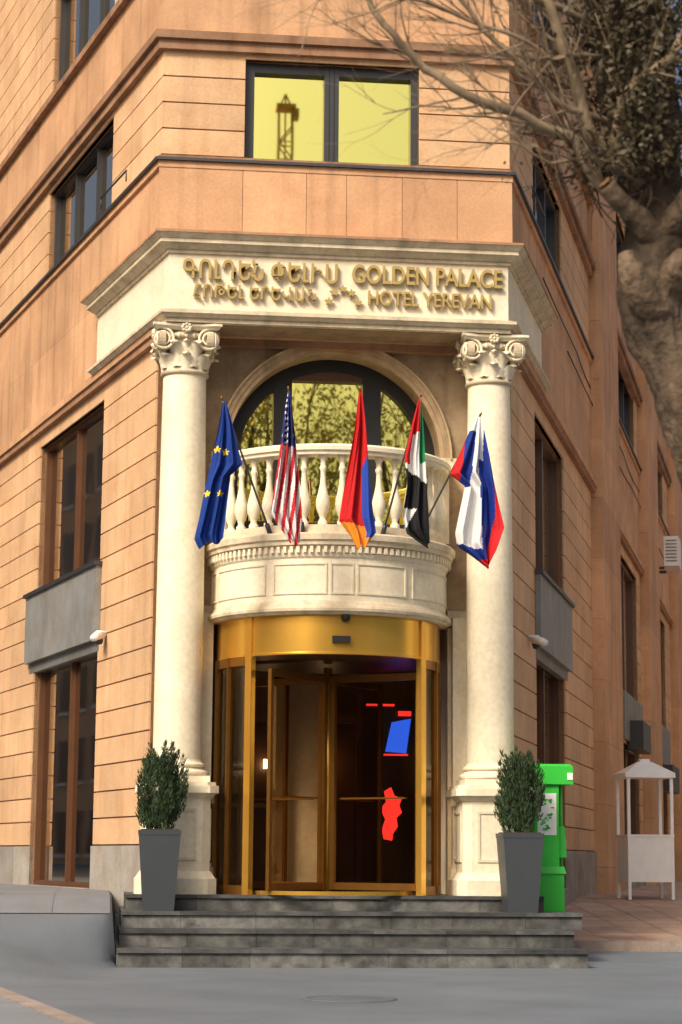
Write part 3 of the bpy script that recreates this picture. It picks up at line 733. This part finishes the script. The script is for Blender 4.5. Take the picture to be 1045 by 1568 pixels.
def c_uae(x,y,u,t):
    if y<672-(u)*10 and u<.75 : return RED
    if u<.28 and y<715: return RED
    if u>.80 and y<712: return GRN
    if y<722+u*22-0: return WHT
    if x<627 and 783<y<822 and (x-606)<(822-y)*.55: return WHT
    return BLK
def c_rus(x,y,u,t):
    if y<745:
        if x<700-(y-690)*.15 and y>672: return RED
        if x<716-(y-690)*.12 and y>655: return BLU
    if y<700: return WHT if x<731 else BLU
    lim=723+(y-690)*.03
    if x<lim and y<832+ (x-690)*.2: return WHT
    if x<lim+ 22 -max(0,y-790)*.25 and y<856: return BLU
    return RED
def pole_base(x):
    r=BR+.02; yy=by-math.sqrt(max(0,r*r-(x-bx)**2)); return (x,yy,4.74)
flag('european_union_flag',(-1.42,-1.45,6.02,346,618),pole_base(-.86),[(345,616),(338,660),(328,710),(319,755),(311,800),(305,828),(312,840)],[(349,616),(360,650),(368,685),(376,712),(358,730),(354,765),(351,795),(348,830)],c_eu,1.0)
flag('united_states_flag',(-.74,-1.85,6.06,438,612),pole_base(-.50),[(436,610),(430,650),(426,690),(419,745),(412,795),(424,815),(442,838)],[(440,610),(446,660),(450,700),(455,745),(459,790),(456,842)],c_us,2.1,3)
flag('armenian_flag',(.02,-1.95,6.06,541,612),pole_base(.02),[(539,608),(534,660),(524,720),(516,770),(511,805),(528,828),(538,845)],[(544,608),(549,660),(554,720),(560,780),(566,822),(552,842)],c_arm,.4,1.8)
flag('emirates_flag',(.69,-1.85,6.04,633,615),pole_base(.42),[(631,613),(620,655),(609,705),(612,750),(605,798),(612,822),(642,842)],[(635,613),(638,670),(641,720),(644,780),(646,838)],c_uae,3.0,2.0)
flag('russian_flag',(1.40,-1.5,5.93,724,635),pole_base(.86),[(721,632),(708,660),(690,702),(679,724),(702,742),(694,780),(687,815),(690,835),(712,850),(736,865)],[(728,634),(736,680),(746,735),(755,778),(761,806),(748,842),(738,865)],c_rus,1.7,2.4,.05)

# ------------------------------------------------------------------ near tree (right of the viewpoint)
NT=MB(); rt=random.Random(11)
def grow(mb,p,d,r,l,depth,mat,tips=None,spread=.5,up=.05,sides=5):
    pts=[p]; rs=[r]; n=6; cur=p; dd=d.normalized()
    for i in range(n):
        dd=(dd+Vector((rt.uniform(-1,1),rt.uniform(-1,1),rt.uniform(-1,1)))*.16+Vector((0,0,up))).normalized()
        cur=cur+dd*(l/n); pts.append(cur); rs.append(r*(1-.55*(i+1)/n))
    mb.tube(pts,rs,mat,sides,rt.uniform(.8,1.15))
    if tips is not None and depth<=1: tips+=pts[2:]
    if depth<=0: return
    for k in range(rt.choice((2,3,3,4))):
        i=rt.randint(2,n); nd=(dd+Vector((rt.uniform(-1,1),rt.uniform(-1,1),rt.uniform(-.7,1)))*spread*1.4).normalized()
        grow(mb,pts[i],nd,rs[i]*.68,l*rt.uniform(.55,.8),depth-1,mat,tips,spread,up,max(3,sides-1))
def S3(X,Y,z): return Vector(from_cam(X,Y,z))
def barktube(mb,pl,rl,sub,sides,amp,mat,sh=1.0):
    pts=[];rs=[]
    for i in range(len(pl)-1):
        p0=Vector(pl[max(i-1,0)]);p1=Vector(pl[i]);p2=Vector(pl[i+1]);p3=Vector(pl[min(i+2,len(pl)-1)])
        for k in range(sub):
            t=k/sub
            q_=.5*((2*p1)+(p2-p0)*t+(2*p0-5*p1+4*p2-p3)*t*t+(3*p1-p0-3*p2+p3)*t**3)
            pts.append(S3(*q_)); rs.append(rl[i]*(1-t)+rl[i+1]*t)
    o=len(mb.v); mb.tube(pts,rs,mat,sides,sh)
    for i in range(len(pts)):
        for k in range(sides):
            idx=o+i*sides+k; v=Vector(mb.v[idx]); c=pts[i]; dv=v-c
            nz=noise.noise(v*3.5)*.8+noise.noise(Vector((v.x*28,v.y*28,v.z*4)))*.7+noise.noise(Vector((v.x*50,v.y*50,v.z*14)))*.3
            mb.v[idx]=tuple(c+dv*(1+amp*nz))
barktube(NT,[(2.45,10.2,-.1),(2.35,10.2,.8),(2.12,10.1,2.0),(1.82,10,3.0),(1.64,10,3.5),(1.53,10,3.85),(1.56,10,4.15),(1.52,10,4.6),(1.44,10,5.2),(1.38,10,6.4),(1.5,10.1,7.4)],
 [.30,.24,.20,.165,.155,.165,.15,.16,.20,.19,.1],22,64,.17,BARK)
for pl,rl in (([(1.56,9.95,4.12),(1.45,9.85,4.21),(1.35,9.78,4.28),(1.27,9.74,4.36)],[.09,.07,.05,.042]),
              ([(1.56,9.95,4.15),(1.65,9.82,4.26),(1.70,9.74,4.36)],[.08,.055,.038]),
              ([(1.58,9.95,3.75),(1.47,9.86,3.82),(1.40,9.8,3.93),(1.37,9.8,4.04)],[.11,.085,.06,.03]),
              ([(1.60,9.95,3.90),(1.64,9.84,3.98),(1.66,9.8,4.06)],[.11,.08,.03])):
    barktube(NT,pl,rl,8,26,.24,BARK,1.6)
for a,b,r in (((1.35,9.78,4.28),(1.268,9.737,4.363),.040),((1.65,9.82,4.26),(1.702,9.737,4.363),.036)):
    q0=S3(*b); dd=(q0-S3(*a)).normalized(); NT.tube([q0,q0+dd*.01],r*.85,CUT,12)
limbs=[
 ([(1.46,9.9,4.22),(1.26,9.8,4.36),(1.10,9.7,4.59),(.84,9.6,4.66),(.58,9.5,4.71),(.386,9.5,4.85),(.22,9.4,4.99),(.12,9.4,5.11),(.10,9.4,5.3),(.0,9.4,5.5)],.036,.009),
 ([(1.44,9.9,4.40),(1.2,9.8,4.62),(1.12,9.7,4.85),(1.02,9.6,5.1),(.88,9.5,5.4),(.7,9.5,5.8)],.045,.016),
 ([(1.46,9.9,4.4),(1.32,9.8,4.6),(1.36,9.7,4.8),(1.58,9.6,4.95),(1.78,9.5,5.3)],.04,.018),
 ([(1.4,9.9,5.0),(1.15,9.7,5.2),(.85,9.5,5.25),(.5,9.4,5.28),(.2,9.3,5.38),(-.1,9.2,5.5)],.024,.007),
 ([(1.4,9.9,4.7),(1.1,9.7,4.72),(.9,9.6,4.85),(.66,9.5,5.05),(.45,9.4,5.3),(.4,9.4,5.5)],.02,.007),
 ([(1.4,9.9,4.9),(1.25,9.7,5.0),(1.0,9.6,4.95),(.8,9.5,5.02),(.55,9.5,5.12),(.3,9.4,5.15),(.1,9.4,5.3),(-.1,9.4,5.3)],.014,.006),
 ([(1.45,9.9,4.5),(1.2,9.7,4.48),(1.0,9.6,4.42),(.85,9.5,4.46),(.72,9.5,4.5)],.010,.004),
 ([(1.45,9.9,5.1),(1.2,9.7,5.3),(.8,9.6,5.38),(.4,9.5,5.2),(.05,9.4,5.22),(-.2,9.4,5.1)],.012,.005),
 ([(1.4,10,6.0),(1.0,9.8,6.2),(.5,9.6,6.0),(.1,9.5,5.7)],.05,.015),
 ([(1.4,10,6.3),(1.9,9.8,6.9),(2.3,9.6,7.6)],.08,.03),([(1.38,10,6.4),(1.0,10.3,7.2),(.8,10.5,8)],.08,.03)]
for pl,r0,r1 in limbs:
    P3=[S3(*p) for p in pl]; n2=[];rr2=[]
    for i in range(len(P3)-1):
        for k in range(3):
            t=k/3; n2.append(P3[i].lerp(P3[i+1],t)+Vector((rt.uniform(-1,1),rt.uniform(-1,1),rt.uniform(-1,1)))*.012); u=(i+t)/(len(P3)-1); rr2.append(r0+(r1-r0)*u)
    NT.tube(n2,rr2,TWIG,7)
    for i in range(3,len(n2)):
        for _ in range(2):
            if rt.random()<.6:
                d=(n2[i]-n2[i-1]).normalized(); nd=(d*.8+Vector((rt.uniform(-.9,.4),rt.uniform(-.5,.5),rt.uniform(-.8,.9)))).normalized()
                grow(NT,n2[i],nd,min(.0075,rr2[i]*.6),rt.uniform(.2,.5),2,TWIG,None,.55,.02,4)
for i in range(280):
    z=rt.uniform(4.40,6.0); X=rt.uniform(1.12,1.75); d=Vector((rt.uniform(-.8,.6),rt.uniform(-.6,.3),rt.uniform(-.6,.8)))
    grow(NT,S3(X,9.85+rt.uniform(-.1,.2),z),d,.008,rt.uniform(.15,.45),1,DBARK,None,.6,.0,3)
for i in range(12000):
    z=rt.uniform(4.4,6.2); w=.19+.08*math.sin(z*5)+.05*math.sin(z*13); p=S3(1.44+rt.gauss(0,w),9.75+rt.uniform(-.25,.3),z)
    a=Vector((rt.uniform(-1,1),rt.uniform(-1,1),rt.uniform(-1,1))).normalized(); b=a.cross(Vector((rt.uniform(-1,1),rt.uniform(-1,1),rt.uniform(-1,1)))).normalized()
    l=rt.uniform(.010,.026); NT.add([p-a*l,p-b*l*.5,p+a*l,p+b*l*.5],[(0,1,2,3)],DRYLEAF,1)
NT.obj('plane_tree')

# ------------------------------------------------------------------ surroundings behind the viewpoint (seen in reflections)
TB=MB(); rt=random.Random(5); tips=[]
TB.tube([(0,0,-.2),(.1,0,3),(0,.1,6),(0,.1,9)],[.45,.32,.26,.2],DBARK,10)
for k in range(10):
    a=k*.8+rt.uniform(-.2,.2); grow(TB,Vector((0,.1,4.5+k*.5)),Vector((math.cos(a),math.sin(a),.9)),.15,4.6,4,DBARK,tips,.55,.10,4)
for t in tips:
    if rt.random()<.8:
        p=t+Vector((rt.gauss(0,.3),rt.gauss(0,.3),rt.gauss(0,.3))); a=Vector((rt.uniform(-1,1),rt.uniform(-1,1),rt.uniform(-1,1))).normalized(); b=a.orthogonal().normalized()
        l=rt.uniform(.05,.10); TB.add([p-a*l,p-b*l*.6,p+a*l,p+b*l*.6],[(0,1,2,3)],GLEAF,1)
to=TB.obj('street_tree'); to.location=(1.2,-42,0); to.scale=(1.12,1.12,1.12)
for i,(x,y,r_,s) in enumerate(((7.8,-43,1,1.15),(-6.5,-44,2,1.0),(14.5,-42,3,1.1),(-14,-44,4,1.05))):
    c=bpy.data.objects.new('street_tree',to.data); sc.collection.objects.link(c); c.location=(x,y,0); c.rotation_euler=(0,0,r_); c.scale=(s,s,s)
def block(name,f,s0,s1,o0,h,mat,win):
    b=MB(); fbox(b,f,s0,s1,o0,o0+10,0,h,mat)
    s=s0+1.2
    while s<s1-2:
        z=1.2
        while z<h-2:
            fbox(b,f,s,s+1.5,o0-.06,o0+.02,z,z+1.9,win); fbox(b,f,s-.12,s+1.62,o0-.12,o0-.061,z-.2,z-.06,WHITE,.8); z+=3.3
        s+=2.9
    fbox(b,f,s0-.3,s1+.3,o0-.5,o0-.001,h-.5,h,mat,.8)
    return b.obj(name)
block('apartment_block',FL,5,120,17,24,ORANGE,WOODF); block('office_block',FR,4,60,16,14,CREAM,DARKM)
b=MB(); b.box(-60,60,-95,-85,0,17,ORANGE2)
for i in range(38):
    for z in (2,5.3,8.6,11.9): b.box(-58+i*3.1,-56.4+i*3.1,-84.999,-84.9,z,z+1.9,DARKM)
b.obj('apartment_block')
b=MB(); b.box(-48,-38,-60,10,0,15,ORANGE)
for i in range(22):
    for z in (1.5,4.8,8.1,11.4): b.box(-37.999,-37.9,-58+i*3.1,-56.5+i*3.1,z,z+1.9,DARKM)
b.obj('apartment_block')
# tower crane: lattice mast with slewing cab, short cathead and a jib slewed away
C=MB(); x0,y0=7.6,-97; w=.42; zt=46.2
for sx in (-w,w):
    for sy in (-w,w): C.tube([(x0+sx,y0+sy,0),(x0+sx,y0+sy,zt)],.07,CRANEY,4)
z=0;k=0
while z<zt-1.1:
    for sy in (-w,w):
        C.tube([(x0-w,y0+sy,z+(1.1 if k%2 else 0)),(x0+w,y0+sy,z+(0 if k%2 else 1.1))],.045,CRANEY,4)
        C.tube([(x0-w,y0+sy,z),(x0+w,y0+sy,z)],.04,CRANEY,4)
    z+=1.1; k+=1
C.box(x0-.6,x0+.6,y0-.6,y0+.6,zt,zt+.18,CRANEY); C.box(x0+.45,x0+.8,y0-.3,y0+.5,zt-.6,zt-.05,CRANEY)
for sx in (-.35,.35): C.tube([(x0+sx,y0,zt+.18),(x0,y0,zt+1.0)],.06,CRANEY,4)
for dz in (0,.5): C.tube([(x0,y0,zt+.3+dz),(x0+2.1,y0-26,zt+.3+dz)],.06,CRANEY,4)
C.obj('tower_crane')

# ------------------------------------------------------------------ light, world, camera
w=bpy.data.worlds.new('World'); sc.world=w; w.use_nodes=True; nt=w.node_tree
sky=nt.nodes.new('ShaderNodeTexSky'); sky.sky_type='NISHITA'; sky.sun_disc=False
SAZ,SEL=220,40
sky.sun_elevation=math.radians(SEL); sky.sun_rotation=math.radians(SAZ); sky.dust_density=9; sky.air_density=1; sky.ozone_density=.3
bg=nt.nodes['Background']; bg.inputs['Strength'].default_value=.15; nt.links.new(sky.outputs[0],bg.inputs[0])
sd=bpy.data.lights.new('sun','SUN'); sd.energy=2.8; sd.angle=math.radians(12); sd.color=(1,.91,.77)
so=bpy.data.objects.new('sun',sd); sc.collection.objects.link(so)
az=math.radians(SAZ); el=math.radians(SEL); to_sun=Vector((math.sin(az)*math.cos(el),math.cos(az)*math.cos(el),math.sin(el)))
so.rotation_euler=to_sun.to_track_quat('Z','Y').to_euler(); so.location=(-10,-10,30)
cd=bpy.data.cameras.new('camera'); co=bpy.data.objects.new('camera',cd); sc.collection.objects.link(co)
cd.sensor_fit='VERTICAL'; cd.sensor_height=36; cd.sensor_width=24; cd.lens=3200/1568*36; cd.clip_end=2000; cd.clip_start=.1
th=math.radians(9.369)
M=Matrix.Rotation(-AL,4,'Z')@Matrix.Rotation(math.pi/2+th,4,'X')@Matrix.Rotation(math.radians(.45),4,'Z')
co.matrix_world=Matrix.Translation(CAM)@M
cd.dof.use_dof=True; cd.dof.focus_distance=23.5; cd.dof.aperture_fstop=3.5
sc.camera=co
